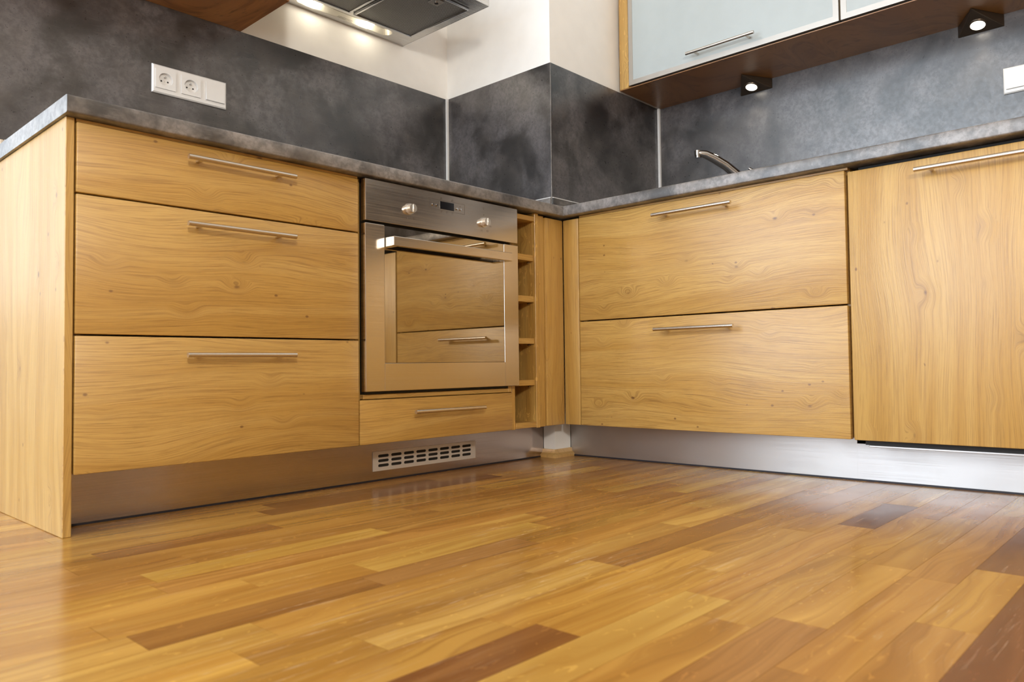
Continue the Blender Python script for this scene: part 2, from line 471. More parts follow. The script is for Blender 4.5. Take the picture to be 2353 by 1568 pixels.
def parquet():
    m, nt, b = new_mat('varnished_oak_parquet')
    n = N(nt)
    tc = n('ShaderNodeTexCoord'); oi = n('ShaderNodeObjectInfo')
    geo = n('ShaderNodeNewGeometry')
    sep = n('ShaderNodeSeparateXYZ'); n.link(tc.outputs['Object'], sep.inputs[0])
    X, Y, Z = sep.outputs
    rnd = oi.outputs['Random']
    u = n.math('ADD', X, n.math('MULTIPLY', rnd, 41.0)); v = n.math('ADD', Y, n.math('MULTIPLY', rnd, 17.0))
    big = n.noise(n.comb(n.math('MULTIPLY', u, 2.2), n.math('MULTIPLY', v, 9.0), 0.0), 1, 2, 0.5, 0.4)
    f = n.math('ADD', v, n.math('MULTIPLY', n.math('SUBTRACT', big, 0.5), 0.10))
    rings = n.noise(n.comb(n.math('MULTIPLY', u, 2.0), n.math('MULTIPLY', f, 130.0), 1.3), 1, 3, 0.55)
    broad = n.noise(n.comb(n.math('MULTIPLY', u, 1.6), n.math('MULTIPLY', f, 28.0), 7.7), 1, 2, 0.5)
    flake = n.noise(n.comb(n.math('MULTIPLY', u, 30), n.math('MULTIPLY', v, 60), 2.0), 1, 2, 0.5, 1.5)
    col = oi.outputs['Color']
    c = n.mix(n.smooth(broad, 0.3, 0.7), col, n.mix(1.0, col, (0.70, 0.60, 0.50), 'MULTIPLY'))
    heart = n.noise(n.comb(n.math('MULTIPLY', u, 1.1), n.math('MULTIPLY', f, 11.0), 4.4), 1, 2, 0.5)
    c = n.mix(n.math('MULTIPLY', n.smooth(heart, 0.54, 0.74), 0.75), c, n.mix(1.0, col, (0.55, 0.44, 0.36), 'MULTIPLY'))
    c = n.mix(n.math('MULTIPLY', n.smooth(rings, 0.5, 0.72), 0.55), c, n.mix(1.0, col, (0.52, 0.42, 0.33), 'MULTIPLY'))
    c = n.mix(n.math('MULTIPLY', n.smooth(flake, 0.66, 0.70), 0.30), c, n.mix(1.0, col, (1.5, 1.5, 1.4), 'MULTIPLY'))
    # knots
    vor = n('ShaderNodeTexVoronoi'); n.link(n.comb(n.math('MULTIPLY', u, 3.0), n.math('MULTIPLY', v, 9.0), 0.0), vor.inputs['Vector'])
    vor.inputs['Scale'].default_value = 1.0
    sc = n('ShaderNodeSeparateColor'); n.link(vor.outputs['Color'], sc.inputs[0])
    k = n.math('MULTIPLY', n.smooth(vor.outputs['Distance'], 0.02, 0.06, 1.0, 0.0), n.math('GREATER_THAN', sc.outputs[0], 0.75))
    c = n.mix(n.math('MULTIPLY', k, 0.7), c, (0.10, 0.04, 0.015))
    # dusty scuffs of wear in the varnish (world space, crossing the planks)
    mp = n('ShaderNodeMapping'); n.link(geo.outputs['Position'], mp.inputs[0])
    mp.inputs['Rotation'].default_value = (0, 0, 0.5); mp.inputs['Scale'].default_value = (9, 120, 1)
    sc1 = n.noise(mp.outputs[0], 1, 4, 0.65, 0.6)
    area_ = n.noise(geo.outputs['Position'], 2.6, 3, 0.6)
    mp2 = n('ShaderNodeMapping'); n.link(geo.outputs['Position'], mp2.inputs[0])
    mp2.inputs['Rotation'].default_value = (0, 0, -0.9); mp2.inputs['Scale'].default_value = (9, 260, 1)
    sc2 = n.noise(mp2.outputs[0], 1, 2, 0.6, 0.8)
    s = n.math('MULTIPLY', n.smooth(sc1, 0.54, 0.72), n.smooth(area_, 0.46, 0.62))
    s = n.math('MAXIMUM', s, n.math('MULTIPLY', n.smooth(sc2, 0.68, 0.74), n.smooth(area_, 0.42, 0.6)))
    c = n.mix(n.math('MULTIPLY', s, 0.24), c, (0.72, 0.58, 0.42))
    n.link(c, b.inputs['Base Color'])
    r = n.math('ADD', n.smooth(n.noise(geo.outputs['Position'], 7, 3, 0.5), 0.3, 0.7, 0.15, 0.25), n.math('MULTIPLY', s, 0.06))
    n.link(r, b.inputs['Roughness'])
    b.inputs['Specular IOR Level'].default_value = 0.5
    n.bump(n.math('ADD', rings, n.math('MULTIPLY', broad, 1.0)), 0.06, 0.0008, b)
    return m
M['parquet'] = parquet()

# ------------------------------------------------------------------ key dimensions (metres)
XP0, XD0, XD1, XK0, XK1 = -1.5525, -1.5348, -0.8533, -0.8544, -0.2638   # left run along x, fronts at y = 0
XO0, XO1 = -0.8466, -0.2516
PX, PY = 0.022, 0.0719                   # free corner of the masonry pillar
YA, XB = 0.6671, 0.7374                  # faces of the two backsplashes
ZB, ZG2, ZG1, ZT = 0.1268, 0.4178, 0.7158, 0.8659
ZW0, ZW1, ZS, ZJ = 0.874, 0.9106, 1.4778, 0.9679
YW, XW, XW0 = -0.0307, -0.0317, -1.5595  # worktop edges
YT, XT = 0.1293, 0.1106                  # plinth planes
YR0, YR1, YDL, YDR = -0.0744, -1.0394, -1.0561, -1.692
ZG = 0.4952
YEND = -2.66
ZU, XU = 1.4769, 0.4389
SP = 0.008                               # backsplash thickness
G = 0.0019                               # half joint between fronts

# ------------------------------------------------------------------ the setting
def wall_box(name, *a):
    bm = BM(); box(bm, *a)
    return struct(obj(name, bm, M['wall']))
WLX = -1.575   # free end of the left-hand partition, just outside the frame
wall_left = wall_box('wall_left', WLX, PX+SP, YA+SP, YA+0.16, 0, ROOM_H)
wall_right = wall_box('wall_right', XB+SP, XB+0.16, ROOM_Y0, PY+SP, 0, ROOM_H)
bm = BM(); box(bm, PX+SP, XB+0.16, PY+SP, YA+0.16, 0, ROOM_H)
struct(obj('wall_pillar', bm, M['wall']))
bm = BM(); box(bm, ROOM_X0-0.15, XB+0.16, ROOM_Y0-0.15, ROOM_Y1+0.15, ROOM_H, ROOM_H+0.1)
struct(obj('ceiling', bm, M['ceiling']))
# wall with the big window, behind and left of the camera
def wall_with_opening(name, axis, plane, thick, a0, a1, o):
    """o = (p0, p1, z0, z1) opening"""
    bm = BM()
    def B(p0, p1, z0, z1):
        if p1-p0 < 1e-4 or z1-z0 < 1e-4: return
        if axis == 'x': box(bm, plane-thick, plane, p0, p1, z0, z1)
        else: box(bm, p0, p1, plane-thick, plane, z0, z1)
    B(a0, o[0], 0, ROOM_H); B(o[1], a1, 0, ROOM_H); B(o[0], o[1], 0, o[2]); B(o[0], o[1], o[3], ROOM_H)
    return struct(obj(name, bm, M['wall']))
def window_frame(name, axis, plane, o, n):
    t = bpy.data.objects.new(name, None); COL.objects.link(t); struct(t)
    t.location = (plane, (o[0]+o[1])/2, o[2]) if axis == 'x' else ((o[0]+o[1])/2, plane, o[2])
    def B(nm, p0, p1, z0, z1):
        bm = BM()
        if axis == 'x': box(bm, plane-0.05, plane+0.005, p0, p1, z0, z1, 0.003)
        else: box(bm, p0, p1, plane-0.05, plane+0.005, z0, z1, 0.003)
        obj(nm, bm, M['white_plastic'], t)
    w = 0.06
    B('rail', o[0], o[1], o[2], o[2]+w); B('rail', o[0], o[1], o[3]-w, o[3])
    for i in range(n+1):
        p = o[0] + (o[1]-o[0]-w)*i/n
        B('stile', p, p+w, o[2]+w, o[3]-w)
wall_with_opening('wall_window_side', 'x', ROOM_X0, 0.15, ROOM_Y0-0.15, ROOM_Y1+0.15, WIN1)
wall_box('wall_rear', ROOM_X0, XB+0.16, ROOM_Y0-0.15, ROOM_Y0, 0, ROOM_H).data.materials[0] = M['rear_wall']
wall_with_opening('wall_far', 'y', ROOM_Y1+0.15, 0.15, ROOM_X0, XB+0.16, WIN2)
window_frame('added_far_window', 'y', ROOM_Y1+0.08, WIN2, 2)  # frame of the added unseen window
wall_box('wall_back_room', XB+0.01, XB+0.16, YA+0.1605, ROOM_Y1, 0, ROOM_H)
window_frame('window_1', 'x', ROOM_X0, WIN1, 2)

# floor: screed base plus individual parquet strips running along x
bm = BM(); box(bm, ROOM_X0, XB+0.16, ROOM_Y0, ROOM_Y1, -0.12, -0.014)
floor = struct(obj('floor', bm, M['rubber']))
PITCH, Y_ROW0 = 0.0767, -0.578
LIGHT, MID, WARM, DARK, RED = (0.530, 0.315, 0.072), (0.455, 0.245, 0.052), (0.400, 0.200, 0.045), (0.225, 0.095, 0.026), (0.165, 0.050, 0.016)
BROWN = (0.300, 0.140, 0.036)
special = {   # row index from Y_ROW0 downwards: list of (x start, x end, tone)
    0: [(-2.05, -1.467, MID), (-1.467, -0.80, LIGHT), (-0.80, -0.25, WARM)],
    1: [(-2.3, -1.70, MID), (-1.70, -1.30, MID), (-1.30, -0.866, LIGHT), (-0.866, -0.35, WARM)],
    2: [(-2.3, -1.682, LIGHT), (-1.682, -1.339, BROWN), (-1.339, -0.99, BROWN), (-0.99, -0.62, MID)],
    3: [(-2.2, -1.557, LIGHT), (-1.557, -1.02, MID), (-1.02, -0.50, MID)],
    4: [(-2.0, -1.62, LIGHT), (-1.62, -1.15, MID), (-1.15, -0.70, LIGHT)],
    5: [(-2.1, -1.50, MID), (-1.50, -1.03, LIGHT), (-1.03, -0.55, BROWN)],
    6: [(-1.9, -1.35, MID), (-1.35, -0.85, MID), (-0.85, -0.40, WARM)],
    7: [(-1.95, -1.322, DARK), (-1.322, -0.958, MID), (-0.958, -0.596, LIGHT), (-0.596, -0.20, MID)],
    8: [(-1.8, -1.08, LIGHT), (-1.08, -0.494, MID), (-0.494, -0.20, DARK)],
    9: [(-1.75, -1.16, MID), (-1.16, -0.74, MID), (-0.74, -0.33, MID)],
    10: [(-1.8, -1.108, BROWN), (-1.108, -0.76, LIGHT), (-0.76, -0.28, MID)],
    11: [(-1.7, -1.26, WARM), (-1.26, -0.80, MID), (-0.80, -0.2, WARM)],
    12: [(-1.7, -1.013, WARM), (-1.013, -0.694, MID), (-0.694, -0.15, DARK)],
    13: [(-1.8, -0.72, RED), (-0.72, -0.2, DARK)],
    -6: [(-1.45, -0.9, MID)], -5: [(-1.56, -1.22, BROWN), (-1.22, -0.6, MID)],
}
PX0, PX1, PY0 = -3.30, XB, -2.45
def plank(x0, x1, y1, tone):
    if x1-x0 < 0.02: return
    bm = BM(); g = 0.0003
    box(bm, x0+g, x1-g, y1-PITCH+g, y1-g, -0.014, 0.0)
    o = obj('plank', bm, M['parquet'], floor)
    j = random.uniform(0.90, 1.09)
    o.color = (tone[0]*j, tone[1]*j*random.uniform(0.96, 1.03), tone[2]*j*random.uniform(0.9, 1.08), 1)
rr = random.Random(21)
for row in range(-17, 25):
    y1 = Y_ROW0 - PITCH*row
    if row < -15: continue
    y1c = y1
    xa, xb_ = PX0, (PX1 if y1-PITCH < YEND else 0.20)
    if y1-PITCH > 0.14: xb_ = -1.50          # under the left-hand cabinets
    segs = list(special.get(row, []))
    if segs:
        lo, hi = segs[0][0], segs[-1][1]
    else:
        lo = hi = rr.uniform(xa, xb_)
    tones = [LIGHT, MID, MID, MID, WARM, WARM, LIGHT, DARK]
    wts = [3, 4, 4, 4, 4, 4, 2, 1] if row > -2 else [1, 2, 3, 3, 5, 5, 1, 2]
    x = lo
    while x > xa + 1e-6:
        L = rr.uniform(0.45, 0.85)
        nx = max(xa, x-L)
        if nx - xa < 0.2: nx = xa
        tn = rr.choices(tones, wts)[0]
        plank(nx, x, y1, WARM if tn == DARK and nx < -1.2 else tn); x = nx
    x = hi
    while x < xb_ - 1e-6:
        L = rr.uniform(0.40, 0.75)
        nx = min(xb_, x+L)
        if xb_ - nx < 0.15: nx = xb_
        plank(x, nx, y1, rr.choices(tones, wts)[0]); x = nx
    for s in segs: plank(max(xa, s[0]), min(xb_, s[1]), y1, s[2])
bm = BM(); box(bm, ROOM_X0, XB+0.005, ROOM_Y0, Y_ROW0-PITCH*25+0.0003, -0.014, 0)
box(bm, ROOM_X0, XB+0.005, Y_ROW0+PITCH*15+0.0003, ROOM_Y1, -0.014, 0)
box(bm, ROOM_X0, PX0-0.0003, Y_ROW0-PITCH*25+0.0003, Y_ROW0+PITCH*15+0.0003, -0.014, 0)
o = obj('plank_field', bm, M['parquet'], floor); o.color = (*MID, 1); o['kind'] = 'stuff'

# skirting of the pillar: varnished moulding mitred round its free corner
prof = [(0.0, 0.030), (0.004, 0.030), (0.006, 0.024), (0.009, 0.017), (0.015, 0.012), (0.018, 0.010), (0.018, 0.0), (0.0, 0.0)]
bm = BM()
def moulding_pt(d, z, k):
    # k = 0: start on the face x = PX at y = YT ; 1: corner ; 2: end on the face y = PY at x = XT
    if k == 0: return (PX-d, YT, z)
    if k == 1: return (PX-d, PY-d, z)
    return (XT, PY-d, z)
rings = [[moulding_pt(d, z, k) for d, z in prof] for k in range(3)]
loft(bm, rings)
struct(obj('baseboard_pillar', bm, M['moulding']))
# pillar foot seen in the toe recess (the masonry runs on down between the plinths)
bm = BM(); prism(bm, [(PX, PY), (XT-0.002, PY), (XT-0.002, PY+SP-0.0005), (PX+SP-0.0005, PY+SP-0.0005), (PX+SP-0.0005, YT-0.002), (PX, YT-0.002)], 'z', 0, ZW0-0.0005)
struct(obj('wall_pillar_foot', bm, M['wall']))

# pale joint profiles in the two inner corners of the backsplash and on its free edge
def strip(name, *a, mat='white_seal'):
    bm = BM(); box(bm, *a, 0.001)
    return struct(obj(name, bm, M[mat]))
strip('trim_1', PX-0.011, PX-0.0005, YA-0.011, YA-0.0005, ZW1+0.001, ZS)
strip('trim_2', XB-0.012, XB-0.0005, PY-0.012, PY-0.0005, ZW1+0.001, ZU-0.001)
strip('trim_3', PX-0.0012, PX+0.001, PY-0.0012, PY+0.001, ZW1+0.001, ZS, mat='stone_top')

# ------------------------------------------------------------------ backsplash panels
def panel(label, *a):
    bm = BM(); box(bm, *a)
    return tag(obj('backsplash_panel', bm, M['stone']), label, 'backsplash')
panel('long dark grey mottled backsplash panel above the drawers and oven', WLX+0.001, PX-0.001, YA, YA+SP-0.0005, ZW1, ZS)
panel('grey backsplash panel on the left face of the corner pillar', PX, PX+SP-0.0005, PY, YA-0.001, ZW1, ZS)
panel('darkest narrow backsplash panel on the pillar, left of the wall cabinet', PX+SP, XB-0.001, PY, PY+SP-0.0005, ZW1, ZS)
panel('light grey backsplash panel behind the tap under the wall cabinet', XB, XB+SP-0.0005, YEND, PY-0.001, ZW1, ZS)

# sealing upstand round the back of the worktop: grey body with a pale lip
def upstand(label, x0, x1, y0, y1, cap=None):
    t = thing('upstand_strip', label, 'upstand', ((x0+x1)/2, (y0+y1)/2, ZW1), 'worktop upstands')
    bm = BM(); box(bm, x0, x1, y0, y1, ZW1+0.0005, ZJ-0.003); obj('body', bm, M['stone_top'], t)
    bm = BM(); box(bm, x0-0.0005, x1+0.0005, y0-0.0005, y1+0.0005, ZJ-0.003, ZJ, 0.0006); obj('lip', bm, M['white_seal'], t)
    if cap:
        bm = BM(); box(bm, cap-0.012, cap, y0-0.001, y1, ZW1+0.0005, ZJ+0.0005, 0.004, 2); obj('end_cap', bm, M['nickel'], t, smooth=40)
    return t
UT = 0.006
upstand('grey upstand strip with metal end cap along the wall above the drawers', -1.512, PX-0.013, YA-UT, YA-0.0008, cap=-1.5125)
upstand('pale lipped upstand strip on the left face of the pillar', PX-UT, PX-0.0016, PY+0.002, YA-0.013)
upstand('pale lipped upstand strip on the right face of the pillar', PX+0.002, XB-0.013, PY-UT, PY-0.0016)
upstand('pale lipped upstand strip behind the tap', XB-UT, XB-0.0008, YEND+0.01, PY-0.014)

# ------------------------------------------------------------------ worktop (one continuous L)
bm = BM()
poly = [(XW0, YW), (XW, YW), (XW, YEND), (XB-0.001, YEND), (XB-0.001, PY-0.0015), (PX-0.0015, PY-0.0015), (PX-0.0015, YA-0.001), (XW0, YA-0.001)]
prism(bm, poly, 'z', ZW0, ZW1)
bmesh.ops.recalc_face_normals(bm, faces=bm.faces)
es = [e for e in bm.edges if abs(e.verts[0].co.z-e.verts[1].co.z) < 1e-6 and
      all((abs(v.co.y-YW) < 1e-6 and v.co.x <= XW+1e-6) or (abs(v.co.x-XW) < 1e-6 and v.co.y <= YW+1e-6) for v in e.verts)]
bmesh.ops.bevel(bm, geom=es, offset=0.004, segments=3, affect='EDGES', profile=0.5)
tag(obj('worktop', bm, M['stone_top'], smooth=35), 'L-shaped grey stone-look worktop running over both rows of cabinets', 'worktop')

# ------------------------------------------------------------------ handles and fronts
def bar_handle(parent, axis, a0, a1, fixed, z, out=0.034, r=0.006, inset=0.034):
    """round bar with two posts; axis x: front at y = fixed, axis y: front at x = fixed"""
    P = (lambda a, d, zz: (a, fixed-d, zz)) if axis == 'x' else (lambda a, d, zz: (fixed-d, a, zz))
    lo, hi = min(a0, a1), max(a0, a1)
    bm = BM()
    cyl(bm, P(lo, out, z), P(hi, out, z), r, n=18)
    h = obj('handle', bm, M['nickel'], parent, smooth=40)
    for a in (lo+inset, hi-inset):
        bm = BM(); cyl(bm, P(a, 0.0005, z), P(a, out-r*0.6, z), 0.0048, n=14)
        obj('post', bm, M['nickel'], h, smooth=40)
    return h

def front(name, parent, axis, a0, a1, z0, z1, face, mat, thick=0.020, bev=0.0025):
    bm = BM()
    if axis == 'x': box(bm, a0, a1, face, face+thick, z0, z1, bev, 2)
    else: box(bm, face, face+thick, a0, a1, z0, z1, bev, 2)
    return obj(name, bm, mat, parent, smooth=35)

def carcass(parent, x0, x1, y0, y1, z0, z1, mat, t=0.016, open_side=None):
    """cabinet box of real boards, open towards its fronts ('-y' or '-x')"""
    bm = BM()
    if open_side == '-y':
        box(bm, x0, x0+t, y0, y1, z0, z1); box(bm, x1-t, x1, y0, y1, z0, z1)
        box(bm, x0+t, x1-t, y0, y1, z0, z0+t); box(bm, x0+t, x1-t, y0, y1, z1-t, z1)
        box(bm, x0+t, x1-t, y1-0.008, y1, z0+t, z1-t)
    else:
        box(bm, x0, x1, y0, y0+t, z0, z1); box(bm, x0, x1, y1-t, y1, z0, z1)
        box(bm, x0, x1, y0+t, y1-t, z0, z0+t); box(bm, x0, x1, y0+t, y1-t, z1-t, z1)
        box(bm, x1-0.008, x1, y0+t, y1-t, z0+t, z1-t)
    return obj('body', bm, mat, parent)

# end panel of the left run
bm = BM(); box(bm, XP0, XD0-0.001, 0.003, YA-0.003, 0.0, ZW0-0.0005, 0.0015, 1)
tag(obj('end_panel', bm, M['oak_z']), 'tall oak end panel closing the left row of cabinets', 'panel')

# three-drawer unit
t = thing('drawer_cabinet', 'oak base cabinet with three wide drawers left of the oven', 'cabinet', ((XD0+XD1)/2, 0.3, 0))
carcass(t, XD0+0.001, XD1-0.001, 0.0225, 0.60, ZB+0.003, ZW0-0.001, M['oak_z'], open_side='-y')
HX0, HX1 = -1.3215, -1.0585
for z0, z1, hz in ((ZB, ZG2-G, 0.375), (ZG2+G, ZG1-G, 0.6755), (ZG1+G, ZT, 0.829)):
    d = front('drawer', t, 'x', XD0+0.002, XD1-G, z0, z1, 0.0, M['oak_x'])
    bar_handle(d, 'x', HX0, HX1, 0.0, hz)

# oven housing with a low drawer
t = thing('oven_cabinet', 'oak oven housing with a low drawer under the oven', 'cabinet', ((XK0+XK1)/2, 0.3, 0))
bm = BM()
box(bm, XK0+0.001, XK0+0.017, 0.0225, 0.60, ZB+0.003, ZW0-0.001)
box(bm, XK1-0.016, XK1-0.0005, 0.0225, 0.60, ZB+0.003, ZW0-0.001)
box(bm, XK0+0.017, XK1-0.016, 0.0225, 0.60, ZB+0.003, ZB+0.019)
box(bm, XK0+0.017, XK1-0.016, 0.6, 0.592, ZB+0.019, ZW0-0.001)
obj('body', bm, M['oak_z'], t)
bm = BM(); box(bm, XK0+0.017, XK1-0.016, 0.006, 0.55, 0.2525, 0.2655, 0.001); obj('rail', bm, M['oak_x'], t)
bm = BM(); box(bm, XK1-0.016, XK1-0.001, 0.0045, 0.022, 0.2525, 0.2735, 0.001); obj('rail', bm, M['oak_z'], t)
d = front('drawer', t, 'x', XK0+G, XK1-G, ZB, 0.2506, 0.0, M['oak_x'])
bar_handle(d, 'x', -0.688, -0.418, 0.0, 0.2105)

# ------------------------------------------------------------------ oven
ZO0, ZO2, ZO1, YO = 0.2741, 0.748, 0.8681, -0.020
ov = thing('built_in_oven', 'built-in stainless steel oven with a mirrored glass door', 'oven', ((XO0+XO1)/2, 0.25, ZO0-0.008))
bm = BM(); box(bm, XK0+0.019, XK1-0.018, 0.004, 0.56, 0.2665, 0.860)
obj('cavity_box', bm, M['black'], ov)
bm = BM(); box(bm, XO0+0.001, XO1-0.001, YO, 0.003, ZO2+0.003, ZO1, 0.0012, 2)
cp = obj('control_panel', bm, M['oven_steel'], ov)
# knobs
for kx in (-0.6965, -0.4045):
    bm = BM()
    cyl(bm, (kx, YO-0.0005, 0.8025), (kx, YO-0.004, 0.8025), 0.0165, 0.0165, n=28); cyl(bm, (kx, YO-0.0041, 0.8025), (kx, YO-0.019, 0.8025), 0.0135, 0.0128, n=28)
    k = obj('knob', bm, M['knob'], cp, smooth=40)
    bm = BM(); box(bm, kx-0.0016, kx+0.0016, YO-0.0215, YO-0.0191, 0.7910, 0.8140, 0.0008, 1); obj('grip', bm, M['knob'], k, smooth=40)
    # printed marks round the knob
    for i, a in enumerate((90, 200, 250, 300, 340)):
        ang = math.radians(a); rr_ = 0.030 if a != 90 else 0.024
        cx, cz = kx+rr_*math.cos(ang), 0.8025+rr_*math.sin(ang)
        bm = BM()
        if a == 90: box(bm, cx-0.0008, cx+0.0008, YO-0.0003, YO, cz-0.002, cz+0.002)
        else:
            for q in ((-1, 0), (1, 0), (0, -1), (0, 1)):
                if q[0]: box(bm, cx+q[0]*0.0028-0.0003, cx+q[0]*0.0028+0.0003, YO-0.0003, YO, cz-0.0022, cz+0.0022)
                elif i % 2 or q[1] > 0: box(bm, cx-0.0028, cx+0.0028, YO-0.0003, YO, cz+q[1]*0.0022-0.0003, cz+q[1]*0.0022+0.0003)
        obj('printed_symbol', bm, M['print'], cp)
    bm = BM(); zz = 0.8480
    box(bm, kx-0.0035, kx-0.0028, YO-0.0003, YO, zz-0.003, zz+0.003); box(bm, kx-0.0028, kx+0.003, YO-0.0003, YO, zz+0.0024, zz+0.003)
    if kx > -0.5: box(bm, kx-0.0028, kx+0.003, YO-0.0003, YO, zz-0.003, zz-0.0024)
    obj('printed_symbol', bm, M['print'], cp)
# display block
DX0, DX1, DZ0, DZ1 = -0.626, -0.4855, 0.8160, 0.8475
bm = BM()
w = 0.0005
for a in ((DX0, DX1, DZ0, DZ0+w), (DX0, DX1, DZ1-w, DZ1), (DX0, DX0+w, DZ0+w, DZ1-w), (DX1-w, DX1, DZ0+w, DZ1-w)):
    box(bm, a[0], a[1], YO-0.0003, YO, a[2], a[3])
obj('display_outline', bm, M['print'], cp)
bm = BM(); box(bm, -0.5835, -0.5285, YO-0.0008, YO+0.001, 0.8205, 0.8440, 0.0004); obj('display', bm, M['black_gloss'], cp)
for bx in (-0.612, -0.5965, -0.5175, -0.5035):
    bm = BM(); cyl(bm, (bx, YO-0.0002, 0.8290), (bx, YO-0.0045, 0.8290), 0.0036, 0.0028, n=14); obj('button', bm, M['chrome'], cp, smooth=40)
    bm = BM(); box(bm, bx-0.0017, bx+0.0017, YO-0.0003, YO, 0.8382, 0.8388)
    if bx > -0.51: box(bm, bx-0.0003, bx+0.0003, YO-0.0003, YO, 0.8368, 0.8402)
    obj('printed_symbol', bm, M['print'], cp)
for bx, bz in ((-0.578, 0.8515), (-0.535, 0.8515), (-0.577, 0.8125), (-0.556, 0.8125), (-0.534, 0.8125)):
    bm = BM()
    R0 = 0.0028
    A = [bm.verts.new((bx+R0*math.cos(2*PI*i/14), YO-0.0003, bz+R0*math.sin(2*PI*i/14))) for i in range(14)]
    B_ = [bm.verts.new((bx+(R0-0.0006)*math.cos(2*PI*i/14), YO-0.0003, bz+(R0-0.0006)*math.sin(2*PI*i/14))) for i in range(14)]
    for i in range(11): bm.faces.new((A[i], A[i+1], B_[i+1], B_[i]))
    obj('printed_symbol', bm, M['print'], cp)
# door: steel frame around mirrored glass
GX0, GX1, GZ0 = -0.7835, -0.3165, 0.3530
DT = ZO2-0.0045
bm = BM()
yo2 = YO
box(bm, XO0, GX0, yo2, 0.002, ZO0, DT, 0.0012, 2)
box(bm, GX1, XO1, yo2, 0.002, ZO0, DT, 0.0012, 2)
box(bm, GX0-0.0012, GX1+0.0012, yo2, 0.002, ZO0, GZ0, 0.0012, 2)
door = obj('door', bm, M['oven_steel'], ov)
bm = BM(); box(bm, GX0+0.0003, GX1-0.0003, yo2+0.0012, 0.001, GZ0+0.0003, DT-0.001, 0.0006)
obj('glass_pane', bm, M['oven_glass'], door)
bm = BM()
hz0, hz1, hy = 0.6815, 0.7085, -0.062
box(bm, GX0+0.002, GX1-0.002, hy, hy+0.012, hz0, hz1, 0.0015, 2)
hd = obj('handle', bm, M['oven_steel'], door)
for a0, a1 in ((GX0+0.002, GX0+0.022), (GX1-0.022, GX1-0.002)):
    bm = BM(); box(bm, a0, a1, hy+0.0125, yo2+0.0005, hz0, hz1, 0.001); obj('bracket', bm, M['knob'], hd)

# ------------------------------------------------------------------ open bottle rack and corner posts
RX0, RX1 = -0.2625, -0.1300
rk = thing('bottle_rack', 'narrow open oak rack with five compartments beside the oven', 'shelf', ((RX0+RX1)/2, 0.2, ZB))
bm = BM(); box(bm, RX0, RX0+0.016, 0.006, 0.32, ZB-0.002, ZW0-0.001, 0.001); obj('side_panel', bm, M['oak_ray'], rk)
bm = BM(); box(bm, RX1-0.018, RX1, 0.0, 0.32, ZB-0.002, ZW0-0.001, 0.001); obj('side_panel', bm, M['oak_ray'], rk)
bm = BM(); box(bm, RX0+0.016, RX1-0.018, 0.312, 0.32, ZB, ZW0-0.001); obj('back_panel', bm, M['oak_z'], rk)
for i, (z0, z1) in enumerate(((0.1275, 0.1462), (0.2717, 0.2909), (0.4156, 0.4349), (0.5603, 0.5812), (0.7042, 0.7252), (0.8430, 0.8600))):
    yf = 0.001 if i in (0, 5) else 0.008
    bm = BM(); box(bm, RX0+0.0162, RX1-0.0182, yf, 0.3115, z0, z1, 0.0008)
    s = obj('shelf', bm, M['oak_x'], rk)
    if 0 < i < 5:
        bm = BM(); cyl(bm, (RX1-0.0183, 0.028, z0-0.004), (RX1-0.029, 0.028, z0-0.004), 0.0028, n=10); obj('shelf_pin', bm, M['chrome'], s, smooth=40)
bm = BM(); box(bm, -0.1295, -0.0935, 0.009, 0.027, ZB-0.001, ZW0-0.004, 0.001)
tag(obj('filler_strip', bm, M['oak_z']), 'thin oak filler strip between bottle rack and corner post', 'panel')
# corner posts
t = thing('corner_post', 'L-shaped oak corner post where both rows of cabinets meet', 'panel', (-0.02, -0.02, ZB))
bm = BM(); box(bm, -0.0925, -0.0005, 0.0, 0.020, ZB, ZT, 0.004, 2); obj('board', bm, M['oak_z'], t, smooth=35)
bm = BM(); box(bm, 0.0, 0.020, YR0+0.002, -0.0005, ZB, ZT, 0.003, 2); obj('board', bm, M['oak_z'], t, smooth=35)

# ------------------------------------------------------------------ right run
t = thing('drawer_cabinet', 'pale oak base cabinet with two deep drawers under the tap', 'cabinet', (0.3, (YR0+YR1)/2, 0))
carcass(t, 0.0225, 0.66, YR1-0.006, YR0-0.001, ZB+0.003, ZW0-0.001, M['oak_z'], open_side='-x')
for z0, z1, hz in ((ZB, ZG-G, 0.4516), (ZG+G, ZT, 0.8235)):
    d = front('drawer', t, 'y', YR1+0.002, YR0-0.001, z0, z1, 0.0, M['oak_y'])
    bar_handle(d, 'y', -0.704, -0.416, 0.0, hz)
bm = BM(); box(bm, 0.004, 0.021, YR1-0.006, YR0-0.001, ZT+0.0012, ZW0-0.001); obj('rail', bm, M['oak_y'], t)
# left run top rail, same detail
# (drawer unit keeps its rail just under the worktop)
bm = BM(); box(bm, XD0+0.002, XD1-0.002, 0.004, 0.021, ZT+0.0012, ZW0-0.001)
obj('rail', bm, M['oak_x'], [o_ for o_ in COL.objects if o_.name == 'drawer_cabinet'][0])

dw = thing('built_in_dishwasher', 'built-in dishwasher behind a full-height oak door with upright grain', 'dishwasher', (0.3, (YDL+YDR)/2, 0))
bm = BM(); box(bm, 0.024, 0.60, YDR+0.006, YDL-0.012, 0.112, ZW0-0.002)
obj('appliance_body', bm, M['black'], dw)
d = front('door', dw, 'y', YDR+0.002, YDL+0.010, ZB-0.001, ZT-0.006, 0.0, M['oak_z'])
bar_handle(d, 'y', -1.518, -1.230, 0.0, 0.8265)
bm = BM(); box(bm, 0.026, 0.08, YDR+0.01, YDL-0.02, 0.106, 0.1115, 0.001); obj('base_rail', bm, M['steel_y'], dw)
